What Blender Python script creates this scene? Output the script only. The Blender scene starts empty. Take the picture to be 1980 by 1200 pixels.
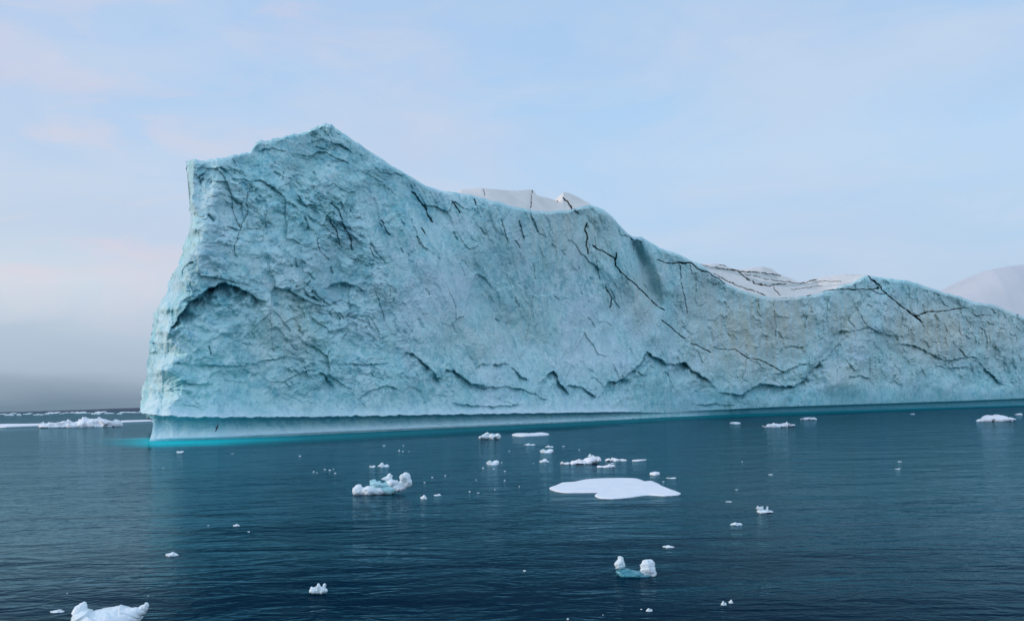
import bpy, bmesh, math, random
import numpy as np
from mathutils import Matrix, Vector

# ------------------------------------------------------------------ camera, sky, sun, exposure
SC = bpy.context.scene
F = 1500.0                      # focal length in photo pixels (photo is 1980 wide)
CAMH = 6.0
ROLL = math.atan(0.0145)
CXP, CYP = 990.0, 782.6
CR, SR = math.cos(ROLL), math.sin(ROLL)

cam_d = bpy.data.cameras.new("camera")
cam = bpy.data.objects.new("camera", cam_d)
SC.collection.objects.link(cam)
cam_d.sensor_width = 36.0
cam_d.lens = 36.0 * F / 1980.0
cam_d.shift_y = (CYP - 600.0) / 1980.0
cam_d.clip_start = 0.5
cam_d.clip_end = 90000.0
M = Matrix(((CR, SR, 0, 0), (0, 0, -1, 0), (-SR, CR, 0, CAMH), (0, 0, 0, 1)))
cam.matrix_world = M
SC.camera = cam

SUN_EL, SUN_AZ = math.radians(17), math.radians(-97)      # azimuth from +Y, negative = left
sun_d = bpy.data.lights.new("sun", 'SUN')
sun_d.energy = 1.4
sun_d.angle = math.radians(14)
sun_d.color = (1.0, 0.86, 0.76)
sun = bpy.data.objects.new("sun", sun_d)
SC.collection.objects.link(sun)
sdir = Vector((math.sin(SUN_AZ) * math.cos(SUN_EL), math.cos(SUN_AZ) * math.cos(SUN_EL), math.sin(SUN_EL)))
sun.rotation_euler = sdir.to_track_quat('Z', 'Y').to_euler()

SC.view_settings.view_transform = 'Standard'
SC.view_settings.look = 'None'
SC.view_settings.exposure = 0.0
SC.view_settings.gamma = 1.0
SC.cycles.max_bounces = 12
SC.cycles.diffuse_bounces = 7


def srgb(r, g, b):
    return tuple(((c / 255.0) / 12.92 if c / 255.0 <= 0.04045 else ((c / 255.0 + 0.055) / 1.055) ** 2.4) for c in (r, g, b)) + (1.0,)


class NT:
    """tiny node-tree helper"""
    def __init__(s, tree):
        s.t = tree
        s.n = tree.nodes
        s.l = tree.links
        s.n.clear()

    def new(s, typ, ins=None, **kw):
        nd = s.n.new(typ)
        for k, v in kw.items():
            setattr(nd, k, v)
        if ins:
            for k, v in ins.items():
                s.put(nd.inputs[k], v)
        return nd

    def put(s, sock, v):
        if isinstance(v, bpy.types.NodeSocket):
            s.l.new(v, sock)
        else:
            sock.default_value = v

    def math(s, op, a, b=0.0, c=None, clamp=False):
        nd = s.new('ShaderNodeMath', operation=op, use_clamp=clamp)
        s.put(nd.inputs[0], a)
        s.put(nd.inputs[1], b)
        if c is not None:
            s.put(nd.inputs[2], c)
        return nd.outputs[0]

    def mix(s, f, a, b, blend='MIX'):
        nd = s.new('ShaderNodeMix', data_type='RGBA', blend_type=blend)
        s.put(nd.inputs[0], f)
        s.put(nd.inputs[6], a)
        s.put(nd.inputs[7], b)
        return nd.outputs[2]

    def ramp(s, f, stops, interp='LINEAR'):
        nd = s.new('ShaderNodeValToRGB')
        cr = nd.color_ramp
        cr.interpolation = interp
        while len(cr.elements) < len(stops):
            cr.elements.new(0.5)
        for e, (p, c) in zip(cr.elements, stops):
            e.position = p
            e.color = c if len(c) == 4 else tuple(c) + (1.0,)
        s.put(nd.inputs[0], f)
        return nd.outputs[0]

    def noise(s, vec, scale, detail=5.0, rough=0.55, dist=0.0):
        nd = s.new('ShaderNodeTexNoise', {'Scale': scale, 'Detail': detail, 'Roughness': rough, 'Distortion': dist})
        s.l.new(vec, nd.inputs['Vector'])
        return nd.outputs[0]

    def mapping(s, vec, loc=(0, 0, 0), rot=(0, 0, 0), scale=(1, 1, 1)):
        nd = s.new('ShaderNodeMapping')
        s.l.new(vec, nd.inputs[0])
        nd.inputs[1].default_value = loc
        nd.inputs[2].default_value = rot
        nd.inputs[3].default_value = scale
        return nd.outputs[0]


def g(v):
    return (v, v, v, 1.0)


# ---- world: thin broken cloud over a Nishita sky
world = bpy.data.worlds.new("World")
SC.world = world
world.use_nodes = True
w = NT(world.node_tree)
geo = w.new('ShaderNodeTexCoord').outputs['Generated']
sep = w.new('ShaderNodeSeparateXYZ', {0: geo})
sx, sy, sz = sep.outputs
sky = w.new('ShaderNodeTexSky', sky_type='NISHITA', sun_disc=False, sun_elevation=SUN_EL, sun_rotation=SUN_AZ)
horiz = w.math('SQRT', w.math('ADD', w.math('MULTIPLY', sx, sx), w.math('MULTIPLY', sy, sy)))
elev = w.math('DIVIDE', sz, w.math('MAXIMUM', horiz, 0.02))          # tangent of elevation
wv = w.mapping(geo, scale=(1.3, 1.3, 3.4))
n1 = w.noise(wv, 1.5, 5, 0.5, 0.3)
n2 = w.noise(w.mapping(geo, loc=(3.1, 1.7, .4), scale=(1.6, 1.6, 6.5)), 2.1, 6, 0.55, 0.5)
elevn = w.math('ADD', elev, w.math('MULTIPLY', w.math('SUBTRACT', n2, 0.5), 0.06))
e01 = w.math('MULTIPLY', elevn, 1.0 / 0.6, clamp=True)
left_col = w.ramp(e01, [(0.0, srgb(112, 138, 160)), (0.025, srgb(136, 158, 180)), (0.07, srgb(168, 187, 208)),
                        (0.15, srgb(180, 198, 218)), (0.25, srgb(214, 224, 234)), (0.34, srgb(198, 216, 236)),
                        (0.55, srgb(188, 213, 243)), (0.80, srgb(180, 209, 245)), (1.0, srgb(174, 205, 242))])
right_col = w.ramp(e01, [(0.0, srgb(170, 186, 206)), (0.15, srgb(186, 207, 230)), (0.30, srgb(184, 213, 241)),
                         (0.50, srgb(181, 217, 251)), (0.75, srgb(176, 209, 245)), (1.0, srgb(174, 206, 242))])
side = w.math('MULTIPLY_ADD', sx, 1.6, 0.82, clamp=True)
cloud = w.mix(side, left_col, right_col)
lil = w.ramp(n1, [(0.44, g(0)), (0.62, g(1))])
cloud = w.mix(w.math('MULTIPLY', w.math('MULTIPLY', lil, w.ramp(elev, [(0.05, g(0)), (0.2, g(1))])), 0.45), cloud, srgb(197, 211, 236))
cmask = w.ramp(w.noise(w.mapping(geo, loc=(7.3, 2.2, 5.1), scale=(2.0, 2.0, 6.0)), 2.6, 6, 0.55, 0.6), [(0.50, g(0)), (0.66, g(1))])
pinkm = w.math('MULTIPLY', w.math('MULTIPLY', cmask, w.ramp(elev, [(0.07, g(0)), (0.15, g(1))])), w.math('SUBTRACT', 1.0, side, clamp=True))
cloud = w.mix(w.math('MULTIPLY', pinkm, 0.6), cloud, srgb(226, 215, 226))
mot = w.ramp(w.noise(w.mapping(geo, loc=(1.3, 9.2, 3.1), scale=(1.0, 1.0, 3.0)), 4.0, 7, 0.6, 0.5), [(0.40, g(0)), (0.66, g(1))])
cloud = w.mix(w.math('MULTIPLY', w.math('MULTIPLY', mot, w.ramp(elev, [(0.06, g(0)), (0.2, g(1))])), 0.45), cloud, srgb(212, 222, 238))
# sky half behind the viewer, brightened as added fill on the ice face
back = w.math('MULTIPLY_ADD', sy, -0.5, 1.0)
back = w.math('MAXIMUM', back, 1.0)
cloud = w.mix(1.0, cloud, w.new('ShaderNodeCombineXYZ', {0: back, 1: back, 2: back}).outputs[0], 'MULTIPLY')
bg1 = w.new('ShaderNodeBackground', {'Color': sky.outputs[0], 'Strength': 0.1})
bg2 = w.new('ShaderNodeBackground', {'Color': cloud, 'Strength': 1.0})
ms = w.new('ShaderNodeMixShader', {0: 0.93, 1: bg1.outputs[0], 2: bg2.outputs[0]})
wo = w.new('ShaderNodeOutputWorld')
w.l.new(ms.outputs[0], wo.inputs[0])


# ------------------------------------------------------------------ maths helpers
def horizon(px):
    return CYP - (px - CXP) * (SR / CR)


def ray(px, py):
    """direction with y = 1 for a photo pixel (numpy friendly)"""
    xc = (np.asarray(px, float) - CXP) / F
    yc = (CYP - np.asarray(py, float)) / F
    return CR * xc + SR * yc, -SR * xc + CR * yc


def at(px, py, depth):
    x, z = ray(px, py)
    return np.stack([x * depth, np.ones_like(x) * depth, CAMH + z * depth], -1)


def water_depth(px, py):
    x, z = ray(px, py)
    return -CAMH / z


rng = np.random.RandomState(7)
PERM = rng.permutation(4096)
ANG = rng.rand(4096) * 2 * np.pi
GX, GY = np.cos(ANG), np.sin(ANG)


def hsh(ix, iy, seed):
    a = (ix.astype(np.int64) * 73856093 + seed * 7919) & 4095
    return PERM[(PERM[a] + iy.astype(np.int64) * 19349663) & 4095]


def pn(x, y, seed=0):
    x = np.asarray(x, float)
    y = np.asarray(y, float)
    ix, iy = np.floor(x), np.floor(y)
    fx, fy = x - ix, y - iy
    u = fx * fx * fx * (fx * (fx * 6 - 15) + 10)
    v = fy * fy * fy * (fy * (fy * 6 - 15) + 10)

    def c(dx, dy):
        h = hsh(ix + dx, iy + dy, seed)
        return GX[h] * (fx - dx) + GY[h] * (fy - dy)
    a = c(0, 0) + u * (c(1, 0) - c(0, 0))
    b = c(0, 1) + u * (c(1, 1) - c(0, 1))
    return (a + v * (b - a)) * 1.5


def fbm(x, y, octv=4, seed=0, gain=0.5, lac=2.03):
    s, a, t = 0.0, 1.0, 0.0
    for o in range(octv):
        s = s + a * pn(x, y, seed + o * 13)
        t += a
        a *= gain
        x = x * lac + 17.3
        y = y * lac - 9.1
    return s / t


def ridged(x, y, octv=4, seed=0, gain=0.5):
    s, a, t = 0.0, 1.0, 0.0
    for o in range(octv):
        s = s + a * (1.0 - 2.0 * np.abs(pn(x, y, seed + o * 31)))
        t += a
        a *= gain
        x = x * 2.07 + 5.2
        y = y * 2.07 + 1.3
    return s / t


def facets(x, y, seed=0, tilt=1.0):
    """chipped-stone relief: every Worley cell is a randomly tilted plane"""
    ix, iy = np.floor(x), np.floor(y)
    best = np.full(x.shape, 1e9)
    val = np.zeros(x.shape)
    for dx in (-1, 0, 1):
        for dy in (-1, 0, 1):
            cx, cy = ix + dx, iy + dy
            h = hsh(cx, cy, seed)
            h2 = hsh(cx, cy, seed + 5)
            px = cx + 0.5 + 0.45 * GX[h]
            py = cy + 0.5 + 0.45 * GY[h2]
            d = (x - px) ** 2 + (y - py) ** 2
            v = tilt * (GX[h2] * (x - px) + GY[h] * (y - py)) + 0.35 * GX[hsh(cx, cy, seed + 9)]
            m = d < best
            best = np.where(m, d, best)
            val = np.where(m, v, val)
    return val


def sstep(a, b, x):
    t = np.clip((x - a) / (b - a), 0, 1)
    return t * t * (3 - 2 * t)


def poly_interp(pts, x):
    p = np.array(pts, float)
    return np.interp(x, p[:, 0], p[:, 1])


def dist_poly(X, Y, pts, pad):
    """distance in px from each grid point to a polyline, only worked out inside its box"""
    p = np.array(pts, float)
    m = (X > p[:, 0].min() - pad) & (X < p[:, 0].max() + pad) & (Y > p[:, 1].min() - pad) & (Y < p[:, 1].max() + pad)
    x, y = X[m], Y[m]
    d = np.full(x.shape, 1e9)
    for (ax, ay), (bx, by) in zip(p[:-1], p[1:]):
        vx, vy = bx - ax, by - ay
        t = np.clip(((x - ax) * vx + (y - ay) * vy) / (vx * vx + vy * vy + 1e-9), 0, 1)
        d = np.minimum(d, np.hypot(x - ax - t * vx, y - ay - t * vy))
    return m, d


# ------------------------------------------------------------------ object helpers
def link(o, parent=None):
    SC.collection.objects.link(o)
    if parent:
        o.parent = parent
    return o


def tag(o, label=None, cat=None, group=None, kind=None):
    if label:
        o['label'] = label
    if cat:
        o['category'] = cat
    if group:
        o['group'] = group
    if kind:
        o['kind'] = kind
    return o


def mesh_np(name, verts, quads, mat, tris=None, smooth=True):
    me = bpy.data.meshes.new(name)
    verts = np.asarray(verts, np.float32)
    quads = np.asarray(quads, np.int32).reshape(-1, 4)
    nt = 0 if tris is None else len(tris)
    me.vertices.add(len(verts))
    me.vertices.foreach_set('co', verts.ravel())
    loops = quads.ravel()
    starts = np.arange(len(quads)) * 4
    if nt:
        tris = np.asarray(tris, np.int32)
        starts = np.concatenate([starts, len(loops) + np.arange(nt) * 3])
        loops = np.concatenate([loops, tris.ravel()])
    me.loops.add(len(loops))
    me.loops.foreach_set('vertex_index', loops.astype(np.int32))
    me.polygons.add(len(quads) + nt)
    me.polygons.foreach_set('loop_start', starts.astype(np.int32))
    me.update(calc_edges=True)
    me.polygons.foreach_set('use_smooth', np.full(len(quads) + nt, smooth))
    me.materials.append(mat)
    me.validate()
    return bpy.data.objects.new(name, me)


def grid_quads(nr, nc, off=0):
    i = np.arange(nr * nc).reshape(nr, nc) + off
    return np.stack([i[:-1, :-1], i[:-1, 1:], i[1:, 1:], i[1:, :-1]], -1).reshape(-1, 4)


def attr_color(ob, name, rgba):
    a = ob.data.attributes.new(name, 'FLOAT_COLOR', 'POINT')
    a.data.foreach_set('color', np.asarray(rgba, np.float32).ravel())


# ------------------------------------------------------------------ materials
def mat_new(name):
    m = bpy.data.materials.new(name)
    m.use_nodes = True
    return m, NT(m.node_tree)


def make_ice_wall():
    m, t = mat_new("glacier_ice")
    obj = t.new('ShaderNodeTexCoord').outputs['Object']
    at_ = t.new('ShaderNodeAttribute', attribute_name='tint')
    sp = t.new('ShaderNodeSeparateColor', {0: at_.outputs['Color']})
    blue, dirt, crack = sp.outputs
    white = at_.outputs['Alpha']
    nb = t.noise(obj, 0.055, 6, 0.6, 0.6)
    nm = t.noise(obj, 0.30, 8, 0.65, 0.4)
    nf = t.noise(t.mapping(obj, scale=(1, 1, .6)), 1.3, 6, 0.65)
    col = t.mix(t.ramp(nb, [(0.36, g(0)), (0.64, g(1))]), (0.44, 0.765, 0.765, 1), (0.68, 0.88, 0.87, 1))
    col = t.mix(t.math('MULTIPLY', t.ramp(nm, [(0.41, g(1)), (0.53, g(0))]), 0.7), col, (0.18, 0.52, 0.57, 1))
    col = t.mix(t.math('MULTIPLY', t.ramp(nf, [(0.50, g(0)), (0.68, g(1))]), 0.5), col, (0.76, 0.87, 0.90, 1))
    nh = t.noise(t.mapping(obj, loc=(31, 7, 4)), 0.045, 4, 0.6, 0.8)
    col = t.mix(t.math('MULTIPLY', t.ramp(nh, [(0.48, g(0)), (0.66, g(1))]), 0.5), col, (0.64, 0.76, 0.84, 1))
    nk = t.noise(t.mapping(obj, loc=(-11, 17, 9)), 0.16, 5, 0.65, 0.5)
    col = t.mix(t.math('MULTIPLY', t.ramp(nk, [(0.50, g(0)), (0.64, g(1))]), 0.45), col, (0.44, 0.74, 0.70, 1))
    ns = t.noise(t.mapping(obj, loc=(5, -3, 2), scale=(1, 1, 1.3)), 0.85, 5, 0.6, 0.6)
    col = t.mix(t.math('MULTIPLY', t.ramp(ns, [(0.36, g(1)), (0.45, g(0))]), 0.6), col, (0.12, 0.42, 0.52, 1))
    # clear blue ice bared by breaks, plus painted shade under overhangs and notch lip
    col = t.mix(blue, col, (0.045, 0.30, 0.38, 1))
    # silt: drips down in long vertical streaks
    nst = t.noise(t.mapping(obj, scale=(.33, .33, .028)), 1.0, 5, 0.6)
    stre = t.math('MULTIPLY', t.ramp(nst, [(0.38, g(0)), (0.58, g(1))]), dirt)
    col = t.mix(stre, t.mix(t.math('MULTIPLY', dirt, 0.6), col, (0.70, 0.71, 0.66, 1)), (0.58, 0.60, 0.50, 1))
    col = t.mix(t.math('MULTIPLY', white, 0.85), col, (0.74, 0.86, 0.90, 1))
    col = t.mix(crack, col, (0.05, 0.11, 0.12, 1))
    b1 = t.new('ShaderNodeBump', {'Strength': 0.6, 'Distance': 0.8, 'Height': nm})
    b2 = t.new('ShaderNodeBump', {'Strength': 0.6, 'Distance': 0.25, 'Height': nf, 'Normal': b1.outputs[0]})
    p = t.new('ShaderNodeBsdfPrincipled', {'Base Color': col, 'Roughness': 0.5, 'Normal': b2.outputs[0], 'IOR': 1.31})
    p.inputs['Specular IOR Level'].default_value = 0.25
    o = t.new('ShaderNodeOutputMaterial')
    t.l.new(p.outputs[0], o.inputs[0])
    return m


def make_snow(name, c1, c2, scale, bump, dist, rough=0.6, layer=False):
    m, t = mat_new(name)
    obj = t.new('ShaderNodeTexCoord').outputs['Object']
    n = t.noise(obj, scale, 6, 0.6, 0.3)
    nf = t.noise(obj, scale * 6, 5, 0.6)
    col = t.mix(t.ramp(n, [(0.35, g(0)), (0.65, g(1))]), c1, c2)
    if layer:
        at_ = t.new('ShaderNodeAttribute', attribute_name='tint')
        sp = t.new('ShaderNodeSeparateColor', {0: at_.outputs['Color']})
        col = t.mix(sp.outputs[1], col, (0.30, 0.40, 0.38, 1))
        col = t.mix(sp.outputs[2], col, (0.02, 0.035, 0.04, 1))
    h = t.math('ADD', n, t.math('MULTIPLY', nf, 0.3))
    b = t.new('ShaderNodeBump', {'Strength': bump, 'Distance': dist, 'Height': h})
    p = t.new('ShaderNodeBsdfPrincipled', {'Base Color': col, 'Roughness': rough, 'Normal': b.outputs[0]})
    p.inputs['Specular IOR Level'].default_value = 0.25
    p.inputs['Subsurface Weight'].default_value = 0.0
    o = t.new('ShaderNodeOutputMaterial')
    t.l.new(p.outputs[0], o.inputs[0])
    return m


MAT_WALL = make_ice_wall()
MAT_SNOW = make_snow("wind_packed_snow", (0.78, 0.71, 0.65, 1), (0.88, 0.81, 0.74, 1), 0.15, 0.3, 0.5, layer=True)
MAT_FAR = make_snow("far_snow", (0.56, 0.57, 0.60, 1), (0.62, 0.62, 0.64, 1), 0.02, 0.3, 3.0)
MAT_FLOE = make_snow("floe_snow", (0.83, 0.86, 0.90, 1), (0.90, 0.91, 0.93, 1), 0.8, 0.35, 0.06)
MAT_BERGY = make_snow("bergy_ice", (0.72, 0.84, 0.87, 1), (0.88, 0.91, 0.93, 1), 1.6, 0.4, 0.08, 0.35)
MAT_TEAL = make_snow("wet_teal_ice", (0.38, 0.68, 0.72, 1), (0.52, 0.78, 0.80, 1), 2.0, 0.3, 0.05, 0.2)


MAT_SUB = make_snow("sunken_ice", (0.05, 0.24, 0.30, 1), (0.13, 0.37, 0.43, 1), 2.0, 0.3, 0.05, 0.15)


def make_water():
    m, t = mat_new("arctic_sea_water")
    geo_ = t.new('ShaderNodeNewGeometry')
    pos = geo_.outputs['Position']
    at_ = t.new('ShaderNodeAttribute', attribute_name='tint')
    sp = t.new('ShaderNodeSeparateColor', {0: at_.outputs['Color']})
    turq, calm, _b = sp.outputs
    n0 = t.noise(t.mapping(pos, rot=(0, 0, 0.12), scale=(0.06, 0.2, 1)), 1.0, 1, 0.4, 0.3)
    na = t.noise(t.mapping(pos, rot=(0, 0, -0.45), scale=(0.17, 0.44, 1)), 1.0, 2, 0.5, 0.5)
    nb = t.noise(t.mapping(pos, rot=(0, 0, 0.22), scale=(0.13, 0.46, 1)), 1.0, 2, 0.5, 0.5)
    px_ = t.new('ShaderNodeSeparateXYZ', {0: pos})
    wx_ = t.math('MULTIPLY_ADD', px_.outputs[0], 0.03, 0.35, clamp=True)
    n1 = t.math('ADD', t.math('MULTIPLY', na, t.math('SUBTRACT', 1.0, wx_)), t.math('MULTIPLY', nb, wx_))
    n2 = t.noise(t.mapping(pos, rot=(0, 0, -0.3), scale=(0.75, 1.6, 1)), 1.0, 2, 0.5, 0.6)
    n3 = t.noise(t.mapping(pos, rot=(0, 0, 0.1), scale=(2.8, 5.2, 1)), 1.0, 2, 0.5, 0.6)
    amp = t.math('MULTIPLY_ADD', calm, -0.8, 1.0)
    patch = t.ramp(t.noise(t.mapping(pos, scale=(0.012, 0.03, 1)), 1.0, 3, 0.5, 0.6), [(0.35, g(0.5)), (0.65, g(1.3))])
    amp = t.math('MULTIPLY', amp, patch)
    n1 = t.math('MULTIPLY', t.math('ABSOLUTE', t.math('SUBTRACT', n1, 0.5)), -1.3)
    n2 = t.math('MULTIPLY', t.math('ABSOLUTE', t.math('SUBTRACT', n2, 0.5)), -1.4)
    h = t.math('MULTIPLY', n0, 1.6)
    h = t.math('ADD', h, t.math('MULTIPLY', n1, 1.25))
    h = t.math('ADD', h, t.math('MULTIPLY', n2, 0.38))
    h = t.math('ADD', h, t.math('MULTIPLY', n3, 0.08))
    h = t.math('MULTIPLY', h, amp)
    b = t.new('ShaderNodeBump', {'Strength': 1.0, 'Distance': 0.12, 'Height': h})
    body = t.mix(turq, (0.0002, 0.012, 0.030, 1), (0.012, 0.60, 0.64, 1))
    dif = t.new('ShaderNodeBsdfDiffuse', {'Color': body})
    glo = t.new('ShaderNodeBsdfGlossy', {'Color': (0.52, 0.87, 0.96, 1), 'Roughness': 0.04, 'Normal': b.outputs[0]})
    fr = t.new('ShaderNodeFresnel', {'IOR': 1.333, 'Normal': b.outputs[0]})
    fac = t.math('MULTIPLY', t.math('MINIMUM', t.math('MULTIPLY', t.math('POWER', fr.outputs[0], 2.8), 3.7), 0.40), t.math('MULTIPLY_ADD', _b, -0.62, 1.0), clamp=True)
    mx = t.new('ShaderNodeMixShader', {0: fac, 1: dif.outputs[0], 2: glo.outputs[0]})
    o = t.new('ShaderNodeOutputMaterial')
    t.l.new(mx.outputs[0], o.inputs[0])
    return m


MAT_WATER = make_water()


def flat_mat(name, c, rough=0.7):
    m, t = mat_new(name)
    obj = t.new('ShaderNodeTexCoord').outputs['Object']
    n = t.noise(obj, 3.0, 3)
    col = t.mix(n, c, tuple(x * 0.6 for x in c[:3]) + (1,))
    p = t.new('ShaderNodeBsdfPrincipled', {'Base Color': col, 'Roughness': rough})
    o = t.new('ShaderNodeOutputMaterial')
    t.l.new(p.outputs[0], o.inputs[0])
    return m


# ------------------------------------------------------------------ the large iceberg
WL = [(0, 858), (250, 853.5), (290, 852.5), (420, 849), (640, 838), (800, 830.5), (1000, 821), (1200, 811), (1300, 805.5), (1400, 801.5),
      (1600, 795), (1800, 788.5), (1980, 783), (2300, 774.5)]
CREST = [(355, 315), (372, 312), (400, 311), (430, 303), (455, 299), (485, 293), (493, 280), (505, 273), (525, 270), (545, 266),
         (570, 258), (590, 252), (610, 243), (627, 237), (640, 240), (652, 248), (668, 262), (690, 276), (715, 292), (750, 315),
         (775, 330), (800, 345), (822, 358), (850, 368), (880, 372), (905, 376), (940, 385), (975, 392), (1000, 401), (1030, 407),
         (1060, 408), (1095, 407), (1110, 402), (1140, 395), (1165, 405), (1185, 420), (1200, 437), (1215, 453), (1224, 459), (1240, 458),
         (1255, 468), (1290, 485), (1330, 500), (1355, 512), (1375, 525), (1400, 545), (1430, 560), (1460, 570), (1500, 575),
         (1540, 575), (1580, 568), (1620, 555), (1650, 545), (1678, 531), (1700, 535), (1740, 540), (1780, 550), (1820, 563),
         (1870, 578), (1920, 590), (1960, 606), (1975, 611), (2000, 612), (2060, 600), (2250, 590)]
# left outline, (row y, x)
LEFT = [(315, 360), (330, 361), (350, 366), (380, 367), (400, 369), (430, 367), (450, 364), (475, 356), (492, 354), (500, 347),
        (520, 340), (545, 328), (570, 322), (580, 314), (595, 307), (610, 299), (625, 294), (645, 294), (680, 287), (720, 283),
        (750, 277), (775, 274), (790, 271), (797, 272), (803, 284), (812, 295), (822, 296), (835, 294), (853, 289)]
LIP = [(260, 797), (300, 802), (360, 806), (420, 806.5), (600, 805.5), (700, 804), (900, 800.5), (1100, 797.5), (1210, 796), (1290, 798)]

STEPS = [  # overhanging edges: polyline (photo px), recess under it in m (at 170 m), decay px
    ([(318, 660), (345, 612), (365, 585), (395, 562), (430, 545), (455, 552), (480, 565), (500, 578), (520, 581)], 6.0, 48),
    ([(555, 566), (585, 556), (600, 572), (628, 582)], 1.8, 20),
    ([(618, 566), (640, 549), (665, 544), (690, 553), (712, 566)], 2.6, 22),
    ([(300, 712), (340, 700), (400, 705), (470, 706), (520, 694), (560, 688), (600, 702), (640, 698)], 1.1, 16),
    ([(540, 742), (575, 722), (600, 714), (625, 720), (640, 740), (652, 756)], 2.0, 18),
    ([(560, 690), (600, 694), (640, 700), (700, 704), (760, 700)], 1.2, 14),
    ([(690, 770), (720, 752), (750, 745), (775, 752)], 1.3, 16),
    ([(775, 696), (783, 680), (797, 682), (812, 695), (830, 710), (845, 728), (856, 732)], 3.2, 26),
    ([(850, 735), (862, 714), (880, 716), (895, 730), (910, 740), (930, 742), (950, 748)], 2.6, 22),
    ([(918, 712), (932, 702), (950, 704)], 1.2, 12),
    ([(950, 706), (975, 700), (990, 708), (1005, 726), (1025, 735)], 2.0, 20),
    ([(905, 742), (940, 748), (980, 746), (1010, 752), (1035, 760), (1045, 768), (1078, 777)], 1.8, 18),
    ([(860, 770), (875, 778), (900, 782), (945, 785), (1015, 781)], 1.4, 12),
    ([(1040, 742), (1055, 728), (1070, 717), (1078, 732), (1090, 748), (1105, 766)], 2.8, 28),
    ([(1092, 752), (1100, 744), (1120, 748), (1140, 758), (1156, 770)], 2.4, 22),
    ([(1150, 775), (1165, 758), (1175, 736), (1190, 737), (1205, 730), (1222, 718), (1240, 702), (1250, 678), (1260, 687), (1275, 692),
      (1290, 703), (1305, 704), (1325, 699), (1338, 714), (1352, 724), (1368, 732), (1382, 748), (1392, 756)], 4.0, 40),
    ([(1385, 756), (1410, 760), (1432, 762), (1450, 752), (1470, 741), (1500, 744), (1535, 747), (1548, 738), (1566, 716), (1600, 688),
      (1630, 652)], 3.6, 34),
    ([(1340, 782), (1380, 780), (1430, 783)], 1.5, 10),
    ([(1503, 676), (1530, 668), (1556, 670)], 1.6, 10),
    ([(1490, 727), (1520, 716), (1545, 704), (1566, 702)], 2.0, 14),
    ([(1600, 650), (1625, 640), (1650, 640), (1680, 630), (1700, 642), (1730, 650)], 1.8, 14),
    ([(1725, 660), (1770, 668), (1800, 682), (1830, 697), (1860, 690), (1885, 690), (1905, 712), (1930, 735), (1960, 752)], 2.2, 16),
    ([(1800, 700), (1830, 712), (1870, 708), (1890, 716), (1920, 740)], 1.5, 12),
    ([(1640, 730), (1660, 724), (1685, 732)], 1.5, 10),
    ([(380, 345), (400, 330), (425, 322), (445, 332)], 1.6, 20),
    ([(385, 350), (400, 336), (412, 348)], 1.6, 18),
    ([(490, 292), (530, 286), (580, 300), (620, 300)], 0.9, 12),
    ([(590, 280), (620, 268), (660, 280), (690, 300)], 1.1, 14),
    ([(345, 540), (356, 512), (372, 505), (384, 516)], 1.8, 26),
]
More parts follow.
